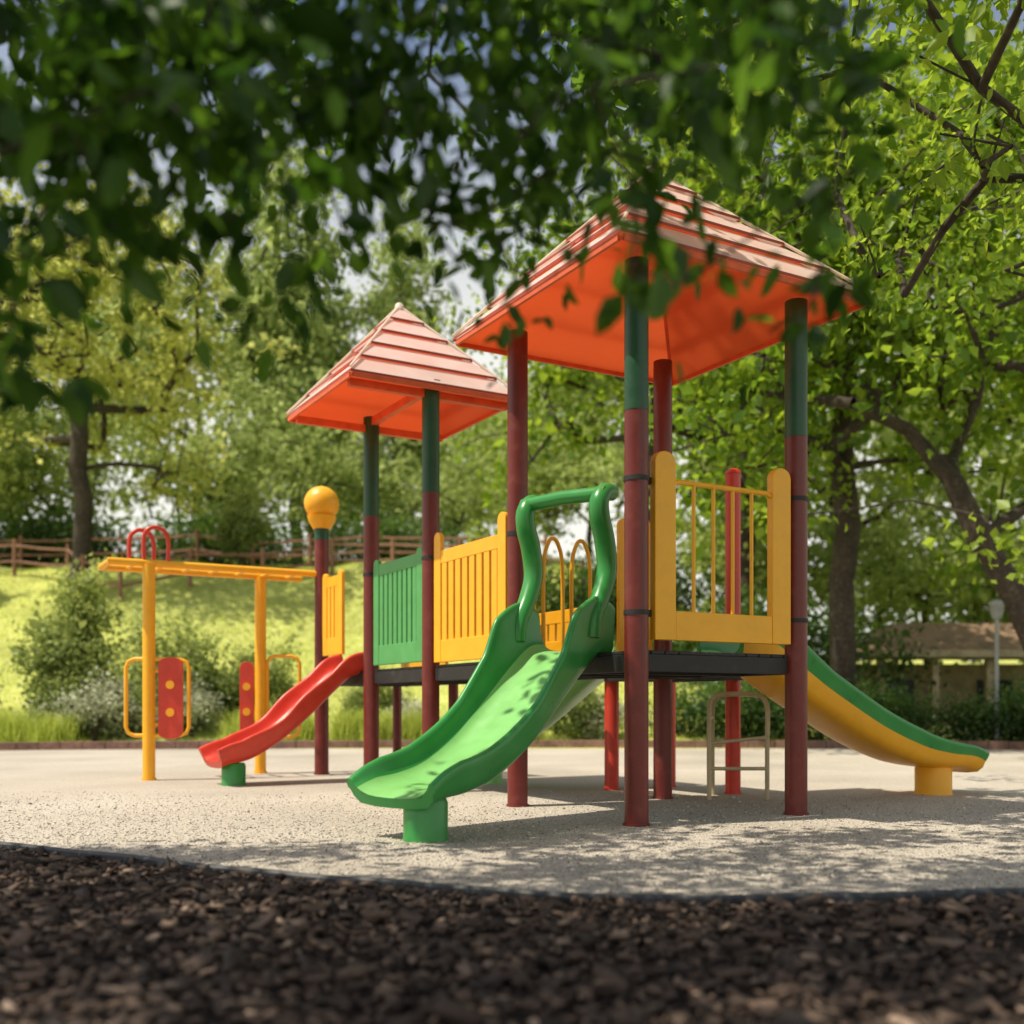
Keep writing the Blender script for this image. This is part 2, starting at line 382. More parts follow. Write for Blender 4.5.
def place(name, data, x, y, rot=0, s=1, z=None, sz=None):
    zz = float(H(x, y)) if z is None else z
    t = bpy.data.objects.new(name, data[0]); link(t)
    t.location = (x, y, zz); t.rotation_euler = (0, 0, rot); t.scale = (s, s, sz or s)
    c = bpy.data.objects.new('crown', data[1]); link(c, t)
    return t
dA = tree_data('tree_a', 11, 15, .26, 4.9, .10, 210, 58, .22, M['leaf_mid'], sig=.5, lobes=24)
dB = tree_data('tree_b', 12, 14, .23, 4.5, .14, 190, 58, .21, M['leaf_mid'], sig=.5, lobes=20)
dC = tree_data('tree_c', 13, 11.5, .25, 4.1, .14, 170, 64, .19, M['leaf_light'], sig=.42, lobes=20)
dD = tree_data('tree_d', 14, 19, .28, 4.6, .0, 210, 45, .34, M['leaf_far_hazed'], sig=.65, lobes=26, tap=.45)
dE = tree_data('tree_e', 15, 16, .28, 5.8, .0, 210, 45, .34, M['leaf_far_hazed'], sig=.68, lobes=24)
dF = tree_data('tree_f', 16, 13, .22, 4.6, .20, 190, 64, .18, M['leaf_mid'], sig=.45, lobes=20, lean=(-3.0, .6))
dG = tree_data('tree_g', 17, 8, .14, 4.2, .0, 130, 45, .26, M['leaf_far_hazed'], sig=.5, lobes=18)
place('deciduous_tree', dC, -13.0, 30.0, .4, 1.05)
place('deciduous_tree', dA, 6.9, 21.0, 1.1, 1.0)
place('deciduous_tree', dB, 3.8, 26.5, 2.0, .95)
place('deciduous_tree', dF, 9.4, 17.6, 0.0, 1.0)
place('deciduous_tree', dB, 14.5, 23.0, 4.0, 1.15)
place('deciduous_tree', dA, 7.5, 32.0, 5.0, 1.1)
place('deciduous_tree', dC, -21.5, 34.0, 2.3, .9)
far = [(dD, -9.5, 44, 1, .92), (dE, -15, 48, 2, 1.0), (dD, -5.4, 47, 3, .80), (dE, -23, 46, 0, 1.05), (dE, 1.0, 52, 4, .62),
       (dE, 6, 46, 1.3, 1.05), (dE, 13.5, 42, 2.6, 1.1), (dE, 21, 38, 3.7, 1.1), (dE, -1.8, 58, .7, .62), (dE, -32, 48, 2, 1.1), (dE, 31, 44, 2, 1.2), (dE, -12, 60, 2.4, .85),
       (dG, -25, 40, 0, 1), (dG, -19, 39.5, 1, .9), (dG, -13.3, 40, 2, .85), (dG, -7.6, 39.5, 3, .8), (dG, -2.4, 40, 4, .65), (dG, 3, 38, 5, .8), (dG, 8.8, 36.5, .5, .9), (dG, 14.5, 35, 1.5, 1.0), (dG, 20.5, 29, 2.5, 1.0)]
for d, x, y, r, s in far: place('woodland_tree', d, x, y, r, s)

# ----- near overhanging tree (trunk just left of the view)
Sd = Vector((-.43, -.14, .85)).normalized()
KX, KY = Sd.x/Sd.z, Sd.y/Sd.z
rng = np.random.default_rng(5)
def boxpts(n, x, y, z): return np.stack([rng.uniform(*x, n), rng.uniform(*y, n), rng.uniform(*z, n)], 1)
def overhead(n, gx, gy, z):
    """twig positions of a high crown, spread so that its shade lies over gx,gy on the ground"""
    p = boxpts(n, gx, gy, z); p[:, 0] += KX*p[:, 2]; p[:, 1] += KY*p[:, 2]; return p
groups = []
groups.append((overhead(30, (-3.2, 3.2), (1.9, 4.9), (4.7, 5.6)), 210, .25, .14))
groups.append((overhead(15, (-.4, 4.0), (5.0, 7.4), (5.0, 5.8)), 230, .22, .13))
groups.append((overhead(6, (-2.8, -.8), (4.9, 5.6), (5.0, 5.8)), 170, .20, .13))
groups.append((boxpts(90, (-2.3, 1.3), (3.1, 4.6), (3.2, 4.4)), 36, .15, .088))
groups.append((boxpts(44, (-1.65, -.45), (2.3, 3.2), (2.25, 2.95)), 20, .11, .098))
groups.append((boxpts(15, (-1.6, -.62), (2.3, 3.0), (1.95, 2.25)), 11, .09, .098))
groups.append((boxpts(5, (-1.35, -1.08), (2.3, 2.6), (1.6, 1.85)), 6, .05, .098))
groups.append((boxpts(30, (-.5, .2), (2.6, 3.4), (2.4, 3.1)), 22, .12, .08))
groups.append((boxpts(8, (-.25, .2), (2.7, 3.2), (2.1, 2.4)), 12, .09, .075))
groups.append((boxpts(26, (.1, 1.0), (2.4, 3.2), (2.3, 2.95)), 19, .11, .08))
groups.append((boxpts(9, (.3, .85), (2.4, 2.8), (1.88, 2.25)), 9, .08, .078))
T = np.concatenate([g[0] for g in groups])
trunk = [(-4.3, 1.6, -.3), (-4.3, 1.65, 1.0), (-4.25, 1.7, 2.2), (-4.1, 1.85, 3.4), (-3.8, 2.05, 4.4), (-3.4, 2.4, 5.2), (-2.8, 2.8, 5.7)]
nodes, par, w = skeleton(trunk, T, seg=.35, jit=.03, rng=rng)
tr = bpy.data.objects.new('overhanging_tree', limbmesh('overhanging_limbs', nodes, par, w, .20, .0025, .7, ntr=7, cap=lambda P: np.interp(P[:, 2], [1.5, 3.0, 4.6, 5.4], [.004, .007, .011, .035]))); link(tr)
Vs = []; Fs = []; Rn = []; off = 0
for tg, nl, sg, size in groups:
    per = rng.poisson(nl, len(tg)); idx = np.repeat(np.arange(len(tg)), per)
    P = tg[idx]+rng.normal(0, sg, (len(idx), 3))*np.array([1, 1, .8])
    V, F, k = leafgeo(P, size, True, .75, rng)
    Vs.append(V); Fs.append(F+off); off += len(V); Rn.append(np.repeat(rng.random(len(idx)), k))
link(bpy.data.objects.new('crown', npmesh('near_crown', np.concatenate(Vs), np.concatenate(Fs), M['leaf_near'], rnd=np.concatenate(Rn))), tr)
# ----- second tree on the right side
rng = np.random.default_rng(21)
g2 = [(boxpts(66, (2.0, 8.0), (5.2, 10.5), (5.0, 7.6)), 62, .36, .105),
      (boxpts(26, (2.6, 5.6), (6.5, 9.5), (4.3, 5.2)), 36, .28, .09),
      (overhead(17, (3.2, 7.0), (5.0, 9.5), (5.8, 6.8)), 190, .25, .13)]
T = np.concatenate([g[0] for g in g2])
trunk = [(6.9, 8.6, -.3), (6.85, 8.6, 1.0), (6.7, 8.5, 2.0), (6.4, 8.3, 2.9), (5.9, 8.0, 3.6), (5.0, 7.5, 4.1), (4.0, 7.0, 4.6), (3.1, 6.6, 4.9), (2.6, 6.4, 5.4), (2.2, 6.2, 5.9)]
nodes, par, w = skeleton(trunk, T, seg=.45, jit=.06, rng=rng)
tr2 = bpy.data.objects.new('overhanging_tree', limbmesh('right_limbs', nodes, par, w, .15, .005, .6, ntr=5, cap=.035)); link(tr2)
Vs = []; Fs = []; Rn = []; off = 0
for tg, nl, sg, size in g2:
    per = rng.poisson(nl, len(tg)); idx = np.repeat(np.arange(len(tg)), per)
    P = tg[idx]+rng.normal(0, sg, (len(idx), 3))*np.array([1, 1, .7])
    V, F, k = leafgeo(P, size, True, .5, rng)
    Vs.append(V); Fs.append(F+off); off += len(V); Rn.append(np.repeat(rng.random(len(idx)), k))
link(bpy.data.objects.new('crown', npmesh('right_crown', np.concatenate(Vs), np.concatenate(Fs), M['leaf_mid'], rnd=np.concatenate(Rn))), tr2)

# ----- shrubs
def shrub_data(name, seed, rx, ry, h, nl, size, mat):
    rng = np.random.default_rng(seed)
    T = crown_targets(70, (0, 0, h*.45), (rx, ry, h*.5), 12, rng, .5); T[:, 2] = np.clip(T[:, 2], .08, None)
    nodes, par, w = skeleton([(0, 0, -.2), (0, 0, .1), (.02, 0, .25)], T, seg=.3, jit=.04, rng=rng)
    lm = limbmesh(name+'_stems', nodes, par, w, .05, .004)
    idx = rng.integers(0, 70, nl)
    P = T[idx]+rng.normal(0, .16*max(1, rx*.8), (nl, 3)); P[:, 2] = np.abs(P[:, 2])
    V, F, k = leafgeo(P, size, droop=-.4, rng=rng)
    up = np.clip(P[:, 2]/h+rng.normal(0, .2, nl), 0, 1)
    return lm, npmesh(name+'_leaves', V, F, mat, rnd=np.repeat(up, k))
sA = shrub_data('shrub_a', 31, 1.0, .9, 2.6, 6500, .10, M['shrub'])
sB = shrub_data('shrub_b', 32, 1.3, 1.0, 1.7, 6500, .09, M['shrub'])
sC = shrub_data('shrub_c', 33, 1.0, .8, 1.2, 5000, .065, M['shrubpale'])
sH = shrub_data('hedge_a', 34, 2.2, .9, 1.2, 10000, .09, M['hedge'])
for d, x, y, r, s in [(sA, -9.2, 21.2, 0, 1.1), (sB, -7.2, 21.3, 1, 1.1), (sC, -8.3, 19.9, 2, 1.0), (sC, -6.5, 20.3, 3, .9), (sB, -12.4, 21.5, 2, 1.0), (sB, -5.4, 22.0, 4, .8), (sB, -8.4, 20.6, 3, .9),
                      (sB, -2.9, 21.3, 2, .6), (sC, -2.2, 20.3, 1, .6), (sB, .9, 20.6, 5, .8), (sC, 2.0, 20.2, 5, .7), (sA, -16.5, 29.0, 1, 1.0), (sA, -8.8, 33.0, 1, .9)]:
    place('shrub', d, x, y, r, s)
for x, y, r, s in [(4.5, 20.4, 0, .85), (7.2, 20.2, .1, .75), (10.2, 19.8, .0, .8), (13.2, 19.2, -.2, .9), (6, 25, .2, 1.5), (2.6, 27, 0, 1.3), (17, 21, 0, 1.6)]:
    place('hedge', sH, x, y, r, s)
for x, s in [(-17.5, 1.6), (-11, 1.5), (-4.8, 1.3)]:
    place('hedge', sH, x, 37.5, 0, s)

# ----- ornamental grass clumps + lawn blades
def blades(P, hgt, wid, lean, rng, name, mat, par=None):
    n = len(P); yaw = rng.uniform(0, 2*np.pi, n); D = np.stack([np.cos(yaw), np.sin(yaw), 0*yaw], 1); S = np.stack([-np.sin(yaw), np.cos(yaw), 0*yaw], 1)
    h = hgt*rng.uniform(.5, 1.1, n); l = lean*h*rng.uniform(.3, 1.3, n)
    up = np.array([0, 0, 1.0])
    V = np.stack([P-S*wid, P+S*wid, P+D*(l*.3)[:, None]+up*(h*.6)[:, None]+S*wid*.8, P+D*(l*.3)[:, None]+up*(h*.6)[:, None]-S*wid*.8, P+D*l[:, None]+up*(h*.92)[:, None]], 1)
    b = np.arange(n)[:, None]*5
    F = np.concatenate([b+np.array([[0, 1, 2]]), b+np.array([[0, 2, 3]]), b+np.array([[3, 2, 4]])])
    return link(bpy.data.objects.new(name, npmesh(name, V.reshape(-1, 3), F, mat, rnd=np.repeat(rng.random(n), 5))), par)
rng = np.random.default_rng(77)
cl = []
for x, y in [(-9.7, 19.6), (-8.9, 19.3), (-10.3, 19.9), (-9.3, 20.3), (-2.6, 19.7), (-1.9, 19.8), (-3.2, 19.9), (-.9, 19.9), (.2, 19.8), (-4.2, 19.8), (-5.2, 19.7), (-11.2, 19.3)]:
    m = 700; p = rng.normal(0, .20, (m, 2))+np.array([x, y]); cl.append(np.column_stack([p, H(p[:, 0], p[:, 1])]))
P = np.concatenate(cl); blades(P, .75, .007, .7, rng, 'ornamental_grass', M['grass'])
n = 60000
px = rng.uniform(-17, 6, n); py = 19.9+rng.beta(1, 1.3, n)*15
P = np.column_stack([px, py, H(px, py)]); blades(P, .10, .007, .6, rng, 'lawn_grass', M['grass'])

# ---------------------------------------------------------------- fences
def fence(name, pts, ph=1.15, mat=M['wood'], step=1.9, rails=(.45, .95)):
    C = catmull(pts, 12); d = 0; posts = [C[0]]
    for i in range(1, len(C)):
        d += np.linalg.norm(C[i]-C[i-1])
        if d >= step: posts.append(C[i]); d = 0
    mb = MB()
    for p in posts:
        z = float(H(p[0], p[1])); mb.tube([(p[0], p[1], z-.2), (p[0], p[1], z+ph)], .065, mat, 8)
    for r in rails:
        for a, b in zip(posts[:-1], posts[1:]):
            za = float(H(*a))+r; zb = float(H(*b))+r
            mb.tube([(a[0], a[1], za), ((a[0]+b[0])/2, (a[1]+b[1])/2, (za+zb)/2-.03), (b[0], b[1], zb)], .045, mat, 6)
    mb.obj(name)
fence('rail_fence', [(-22, 30.5), (-17, 31.5), (-13.6, 31), (-12, 28.5), (-9.8, 29.5), (-6, 31.5), (-2, 31), (3, 29)])
fence('rail_fence', [(-24, 34.5), (-16, 35.3), (-10, 34.8), (-4, 35), (3, 34)], rails=(.45, .95))

# ---------------------------------------------------------------- park shelter & lamp
sh = empty('park_shelter'); mb = MB()
x0, y0 = 12.3, 27.0; zb = float(H(x0, y0))
mb.box((x0, y0+1.5, zb+1.0), (1, 0, 0), (0, 1, 0), (0, 0, 1), 2.9, .1, 1.0, M['shwall'])
for dx in (-2.8, -1.4, 0, 1.4, 2.8): mb.box((x0+dx, y0-1.2, zb+1.0), (1, 0, 0), (0, 1, 0), (0, 0, 1), .09, .09, 1.0, M['shwall'])
mb.box((x0, y0-1.2, zb+2.08), (1, 0, 0), (0, 1, 0), (0, 0, 1), 3.0, .08, .08, M['shwall'])
mb.box((x0-1.4, y0+1.37, zb+1.2), (1, 0, 0), (0, 1, 0), (0, 0, 1), .5, .03, .35, M['dark'])
mb.box((x0+1.4, y0+1.37, zb+1.2), (1, 0, 0), (0, 1, 0), (0, 0, 1), .5, .03, .35, M['dark'])
mb.obj('walls', sh, .01)
mb = MB(); e = zb+2.16
rv = [(x0-3.5, y0-1.9, e), (x0+3.5, y0-1.9, e), (x0+3.5, y0+2.2, e), (x0-3.5, y0+2.2, e), (x0-2, y0+.15, e+.9), (x0+2, y0+.15, e+.9)]
mb.add(rv, [[0, 1, 5, 4], [1, 2, 5], [2, 3, 4, 5], [3, 0, 4], [3, 2, 1, 0]], M['shroof'])
mb.box((x0, y0-1.92, e-.03), (1, 0, 0), (0, 1, 0), (0, 0, 1), 3.5, .018, .09, M['shwall']); mb.obj('roof', sh)
mb = MB(); lx, ly = 9.55, 19.7; lz = float(H(lx, ly))
mb.tube([(lx, ly, lz-.1), (lx, ly, lz+.3), (lx, ly, lz+2.5)], [.07, .045, .035], M['steel'], 12)
mb.tube([(lx, ly, lz+2.5), (lx, ly, lz+2.56), (lx, ly, lz+2.78), (lx, ly, lz+2.84), (lx, ly, lz+2.9)], [.05, .1, .14, .17, .04], M['steel'], 16)
mb.obj('street_lamp')

# ---------------------------------------------------------------- play structure
Fp = np.array((.84, 6.75)); u = np.array((.882, .471)); v = np.array((-.523, .852))
U3 = Vector((u[0], u[1], 0)); V3 = Vector((v[0], v[1], 0)); Z3 = Vector((0, 0, 1))
def G(a, b, z=0): p = Fp+u*a+v*b; return Vector((p[0], p[1], z))
PR = .082; DZ = 1.2; PH = 3.82
a1 = 1.44; b1 = 1.52
def post(mb, p, top, split=2.82, r=PR, low='red', hi='dgreen', cap=False):
    x, y = p[0], p[1]
    if split and split < top:
        mb.tube([(x, y, -.05), (x, y, split)], r, M[low], 24); mb.tube([(x, y, split+.001), (x, y, top)], r*1.004, M[hi], 24)
        mb.tube([(x, y, split-.012), (x, y, split+.012)], r*1.03, M[hi], 24)
    else: mb.tube([(x, y, -.05), (x, y, top)], r, M[low], 24)
    mb.tube([(x, y, 0), (x, y, .03)], r*1.12, M[low], 24)
    if cap: mb.tube([(x, y, top), (x, y, top+.03), (x, y, top+.05)], [r*1.1, r*1.0, r*.5], M[low], 24)
def clamps(mb, p, zs, dirs):
    for z in zs:
        mb.tube([(p[0], p[1], z-.016), (p[0], p[1], z+.016)], PR*1.07, M['black'], 20)
        for d in dirs:
            q = Vector((p[0], p[1], z))+d*(PR+.02); mb.box(q, d, d.cross(Z3), Z3, .04, .018, .022, M['black'])
def hiproof(c2, r, eave, apex, name, parent, tiers=5):
    mb = MB(); s = r/math.sqrt(2)
    def ring(f, z): return [Vector((c2[0], c2[1], z))+U3*(a*s*f)+V3*(b*s*f) for a, b in ((-1, -1), (1, -1), (1, 1), (-1, 1))]
    lip = .022
    for i in range(tiers):
        f0 = 1-i/tiers; f1 = 1-(i+1)/tiers
        z0 = eave+(apex-eave)*(i/tiers); z1 = eave+(apex-eave)*((i+1)/tiers)
        f0b = f0+(.02 if i else 0)
        A = ring(f0b, z0+.02); B = ring(max(f1, .015), z1-.005)
        for k in range(4): mb.add([A[k], A[(k+1) % 4], B[(k+1) % 4], B[k]], [[0, 1, 2, 3]], M['roof'])
        C = ring(f0b, z0+.02-lip)
        for k in range(4):
            A2, C2 = (A[k], A[(k+1) % 4]), (C[k], C[(k+1) % 4])
            n = ((A2[0]+A2[1])/2-Vector((c2[0], c2[1], z0))); n.z = 0; n.normalize()
            mb.add([A2[0]+n*.003, A2[1]+n*.003, C2[1]+n*.003, C2[0]+n*.003], [[3, 2, 1, 0]], M['roofedge'])
    mb.obj('roof_boards', parent)
    mb = MB(); A = ring(.975, eave-.012); top = Vector((c2[0], c2[1], apex-.055))
    for k in range(4): mb.add([A[k], A[(k+1) % 4], top], [[0, 1, 2]], M['roofin'])
    mb.obj('roof_liner', parent)
    mb = MB(); A = ring(.985, eave-.024); top = Vector((c2[0], c2[1], apex))
    for k in range(4):
        d = (A[(k+1) % 4]-A[k]).normalized(); mid = (A[k]+A[(k+1) % 4])/2
        mb.box(mid, d, d.cross(Z3), Z3, (A[(k+1) % 4]-A[k]).length/2-.02, .012, .02, M['roofunder'])
        mb.tube([A[k]-Vector((0, 0, .01)), top-Vector((0, 0, .09))], .014, M['roofunder'], 8)
    for k in range(4):
        e = ring(1.0, eave+.04)[k]; mb.tube([e, top+Vector((0, 0, .02))], .012, M['roof'], 8)
    mb.tube([top-Vector((0, 0, .03)), top+Vector((0, 0, .03)), top+Vector((0, 0, .045))], [.05, .04, .02], M['roof'], 12)
    mb.obj('roof_frame', parent)
def deck(a0, a1_, b0, b1_, name, parent, z=DZ):
    mb = MB()
    n = int((a1_-a0)/.12)
    for i in range(n):
        aa = a0+(a1_-a0)*(i+.5)/n
        mb.box(G(aa, (b0+b1_)/2, z-.012), U3, V3, Z3, (a1_-a0)/n/2-.005, (b1_-b0)/2, .012, M['black'])
    for bb in (b0+.02, b1_-.02): mb.box(G((a0+a1_)/2, bb, z-.085), U3, V3, Z3, (a1_-a0)/2, .02, .06, M['black'])
    for aa in (a0+.02, a1_-.02): mb.box(G(aa, (b0+b1_)/2, z-.087), V3, U3, Z3, (b1_-b0)/2-.045, .02, .06, M['black'])
    m = (b1_-b0)/3
    for k in (1, 2): mb.box(G((a0+a1_)/2, b0+m*k, z-.10), U3, V3, Z3, (a1_-a0)/2-.05, .025, .05, M['black'])
    mb.obj(name, parent, .004)
def slat_panel(p, q, z0, z1, mat, parent, name, nslat=7, ears=True, th=.035, open_=False, ew=.13):
    p = Vector((p[0], p[1], 0)); q = Vector((q[0], q[1], 0)); d = (q-p); L_ = d.length; d.normalize(); nrm = d.cross(Z3)
    mb = MB()
    arc = [(ew*.5+ew*.5*math.cos(t), z1+(.12 if ears else 0)+ew*.42*math.sin(t)) for t in np.linspace(0, math.pi, 9)]
    ol = [(0, z0), (ew, z0)]+arc
    mb.prism(ol, p, d, Z3, nrm, th*1.15, mat)
    mb.prism([(L_-x, z) for x, z in ol][::-1], p, d, Z3, nrm, th*1.15, mat)
    mb.box(p+d*(L_/2)+Z3*(z0+.10), d, nrm, Z3, L_/2-ew-.001, th/2, .10, mat)
    if open_:
        mb.tube([p+d*(ew-.01)+Z3*(z1-.02), p+d*(ew+.04)+Z3*(z1+.0), p+d*(L_/2)+Z3*(z1+.0), p+d*(L_-ew-.04)+Z3*(z1+.0), p+d*(L_-ew+.01)+Z3*(z1-.02)], .019, mat, 10)
        for i in range(nslat):
            x = ew+(L_-2*ew)*(i+1)/(nslat+1); mb.tube([p+d*x+Z3*(z0+.19), p+d*x+Z3*(z1+.0)], .014, mat, 10)
    else:
        mb.box(p+d*(L_/2)+Z3*(z1-.06), d, nrm, Z3, L_/2-ew-.001, th/2, .06, mat)
        W = L_-2*ew; sw = W/nslat
        for i in range(nslat):
            mb.box(p+d*(ew+sw*(i+.5))+Z3*((z0+z1)/2+.04), d, nrm, Z3, sw*.36, th*.4, (z1-z0)/2-.15, mat)
    mb.obj(name, parent, .006)

tw = empty('play_tower')
mb = MB()
corners = {'F': G(0, 0), 'R': G(a1, 0), 'L': G(0, b1), 'B': G(a1, b1)}
post(mb, corners['F'], PH); post(mb, corners['R'], PH); post(mb, corners['L'], PH, None); post(mb, corners['B'], PH, None)
clamps(mb, corners['F'], (1.45, 2.35), [U3]); clamps(mb, corners['R'], (1.45, 2.35), [-U3]); clamps(mb, corners['L'], (1.4, 2.2), [-V3])
mb.obj('posts', tw)
deck(0, a1, 0, b1, 'deck', tw)
ctr = (corners['F']+corners['B'])/2
hiproof((ctr.x, ctr.y), 1.57, 3.80, 4.95, 'roof', tw, 5)
slat_panel(G(.11, -.03), G(a1-.11, -.03), 1.27, 2.36, M['yellow'], tw, 'front_panel', 4, True, .055, True, ew=.175)
slat_panel(G(a1-.45, b1+.03), G(a1-.10, b1+.03), 1.27, 2.25, M['yellow'], tw, 'rear_panel', 2)
mb = MB()
for a_ in (.35, .62):
    pts = [(a_-.09, 1.25), (a_-.09, 1.95), (a_-.05, 2.15), (a_, 2.2), (a_+.05, 2.15), (a_+.09, 1.95), (a_+.09, 1.25)]
    mb.tube([tuple(G(x, b1+.03, z)) for x, z in catmull(pts, 4)], .017, M['yellow'], 10)
mb.obj('rear_hoops', tw)

b2 = b1+1.54; b3 = b2+1.38; b4 = b3+1.45; dw = .95
br_ = empty('play_bridge')
deck(0, dw, b1+.09, b2-.09, 'bridge_deck', br_)
slat_panel(G(-.01, b1+.14), G(-.01, b2-.12), 1.22, 2.24, M['yellow'], br_, 'bridge_panel', 8)
slat_panel(G(dw+.01, b1+.14), G(dw+.01, b2-.12), 1.22, 1.7, M['yellow'], br_, 'bridge_panel_rear', 8)
t2 = empty('play_tower')
mb = MB()
post(mb, G(0, b2), 3.85); post(mb, G(0, b3), 3.85)
for bb in (b2, b3): mb.tube([G(dw, bb, -.05), G(dw, bb, 1.2)], .055, M['red'], 16)
clamps(mb, G(0, b2), (2.2,), [V3]); clamps(mb, G(0, b3), (2.2,), [-V3])
c2 = G(0, (b2+b3)/2)
mb.box(c2+Z3*3.80, V3, U3, Z3, .82, .03, .04, M['roofunder'])
for bb in (b2, b3): mb.box(G(0, bb, 3.73), U3, V3, Z3, .80, .03, .035, M['roofunder'])
mb.obj('posts', t2)
deck(0, dw, b2-.08, b3+.08, 'deck', t2)
hiproof((c2.x, c2.y), 1.20, 3.78, 4.78, 'roof', t2, 5)
slat_panel(G(-.01, b2+.12), G(-.01, b3-.12), 1.24, 2.28, M['panelgreen'], t2, 'green_panel', 8, False)
t3 = empty('play_platform')
mb = MB(); bp_ = G(0, b4)
post(mb, bp_, 2.92, 2.78); mb.tube([G(dw, b4, -.05), G(dw, b4, 1.2)], .055, M['red'], 16)
mb.tube([(bp_.x, bp_.y, 2.9), (bp_.x, bp_.y, 2.98), (bp_.x, bp_.y, 3.05)], [.10, .15, .17], M['yellow'], 24)
mb.sphere((bp_.x, bp_.y, 3.2), .205, M['yellow'], 28)
mb.obj('ball_post', t3)
deck(0, dw, b3+.09, b4+.08, 'deck', t3)
slat_panel(G(-.01, b3+.75), G(-.01, b4-.1), 1.4, 2.3, M['yellow'], t3, 'yellow_panel', 3, False)
slat_panel(G(dw, b3+.15), G(dw, b4-.15), 1.24, 2.2, M['yellow'], t3, 'yellow_panel_rear', 7, False)
t4 = empty('play_platform'); mb = MB()
deck(a1+.09, 2.3, 1.45, 2.5, 'deck', t4)
for a_, b_, top in ((1.62, 2.5, 1.2), (2.3, 2.5, 1.2), (2.3, 1.6, 2.95)):
    post(mb, G(a_, b_), top, None, .07, 'redb', cap=top > 2)
mb.obj('posts', t4)

# ---------------------------------------------------------------- slides
def slide(path, width, hfun, mats, name, foot=None, n=10, footmat=None):
    e = empty(name); C = catmull(path, n); m = len(C); w = width/2
    Vv = []; npf = 0
    d = np.zeros(m)
    for i in range(1, m): d[i] = d[i-1]+np.linalg.norm(C[i]-C[i-1])
    for i, c in enumerate(C):
        t = C[min(i+1, m-1)]-C[max(i-1, 0)]; t = t/np.linalg.norm(t)
        lat = np.cross(t, [0, 0, 1.0]); lat /= np.linalg.norm(lat); up = np.cross(lat, t)
        h = hfun(d[i]/d[-1])
        half = [(0, -.0), (.5*w, .004), (.78*w, .02), (.93*w, .06), (w, .12 if h > .15 else h*.7), (w+.004, h-.02), (w+.02, h), (w+.045, h), (w+.06, h-.022),
                (w+.052, h-.06), (w+.038, h*.45), (w+.02, .0), (.9*w, -.045), (.5*w, -.06), (0, -.062)]
        full = half+[(-a, b) for a, b in half[-2:0:-1]]
        npf = len(full)
        for a, b in full: Vv.append(c+lat*a+up*b)
    Ff = []; mi = []
    for i in range(m-1):
        for k in range(npf):
            Ff.append([i*npf+k, i*npf+(k+1) % npf, (i+1)*npf+(k+1) % npf, (i+1)*npf+k])
            kk = k if k < 14 else npf-1-k
            mi.append(1 if kk >= 10 else (2 if kk < 3 else 0))
    V = np.array(Vv); me = npmesh(name+'_shell', V, np.array(Ff), [mats[0], mats[1], mats[2]], smooth=True, matidx=np.array(mi, np.int32))
    ob = bpy.data.objects.new('chute', me); link(ob, e)
    ss = ob.modifiers.new('s', 'SUBSURF'); ss.levels = 1; ss.render_levels = 1
    cap = MB()
    inner = [4, 3, 2, 1, 0, npf-1, npf-2, npf-3, npf-4]; outer = [10, 11, 12, 13, 14, npf-13, npf-12, npf-11, npf-10]
    for base in (0, (m-1)*npf):
        vs = [V[base+k] for k in inner]+[V[base+k] for k in outer]
        cap.add(vs, [[k, k+1, 9+k+1, 9+k] for k in range(8)], mats[0])
        for sgn in (1, -1):
            ids = [k if sgn > 0 else (npf-k) % npf for k in range(4, 11)]
            cap.add([V[base+k] for k in ids], [list(range(7))], mats[0])
    cap.obj('end_caps', e)
    if foot:
        ff = MB(); x, y, z, r = foot
        ff.tube([(x, y, -.02), (x, y, .05), (x, y, z-.03), (x, y, z)], [r*1.08, r, r, r*.9], footmat or mats[0], 28); ff.obj('foot', e)
    return e
def lerpf(xs, ys): return lambda t: float(np.interp(t, xs, ys))
S0 = np.array((.44, 7.40)); dirs = np.array((-.62, -.785))
pp = []
for s_, z_ in [(-.05, 1.225), (.12, 1.20), (.35, 1.04), (.65, .79), (.95, .56), (1.25, .40), (1.5, .335), (1.72, .31), (1.86, .27)]:
    q = S0+dirs*s_; pp.append((q[0], q[1], z_))
slide(pp, .62, lerpf([0, .06, .14, .25, .45, .7, .88, 1], [.30, .40, .40, .27, .20, .20, .18, .11]), (M['green'], M['green'], M['lgreen']), 'playground_slide',  # light green bed: sun on the green chute put into its colour
      foot=(-.52, 6.02, .27, .135))
mb = MB()
lat = np.array((.785, -.62))
for sgn in (-1, 1):
    base = S0+lat*sgn*.33
    pts = []
    for s_, z_ in [(.22, 1.30), (.20, 1.45), (.10, 1.62), (.03, 1.80), (.06, 2.0), (.12, 2.15), (.13, 2.27), (.06, 2.35), (-.04, 2.36)]:
        q = base+dirs*s_; pts.append((q[0], q[1], z_))
    C = catmull(pts, 5); mb.tube(C, [.055+.02*math.sin(i/len(C)*3.1) for i in range(len(C))], M['green'], 16)
a_ = S0-lat*.37+dirs*.10; b_ = S0+lat*.37+dirs*.10
mb.tube([(a_[0], a_[1], 2.33), ((a_[0]+b_[0])/2, (a_[1]+b_[1])/2, 2.345), (b_[0], b_[1], 2.33)], .052, M['green'], 16)
mb.obj('slide_hood_rails', bpy.data.objects['playground_slide'])
q0 = np.array(G(0, b3+.55))[:2]; pp = []
for s_, z_ in [(-.05, 1.22), (.12, 1.18), (.35, 1.0), (.6, .78), (.85, .58), (1.1, .42), (1.32, .32), (1.5, .29), (1.62, .25)]:
    q = q0-u*s_*.95-v*.12*s_; pp.append((q[0], q[1], z_))
slide(pp, .50, lambda t: .17+.018*math.cos(t*6.28*2.5), (M['redb'], M['redb'], M['redb']), 'playground_slide',
      foot=(pp[-2][0]+.1, pp[-2][1], .24, .12), footmat=M['green'])
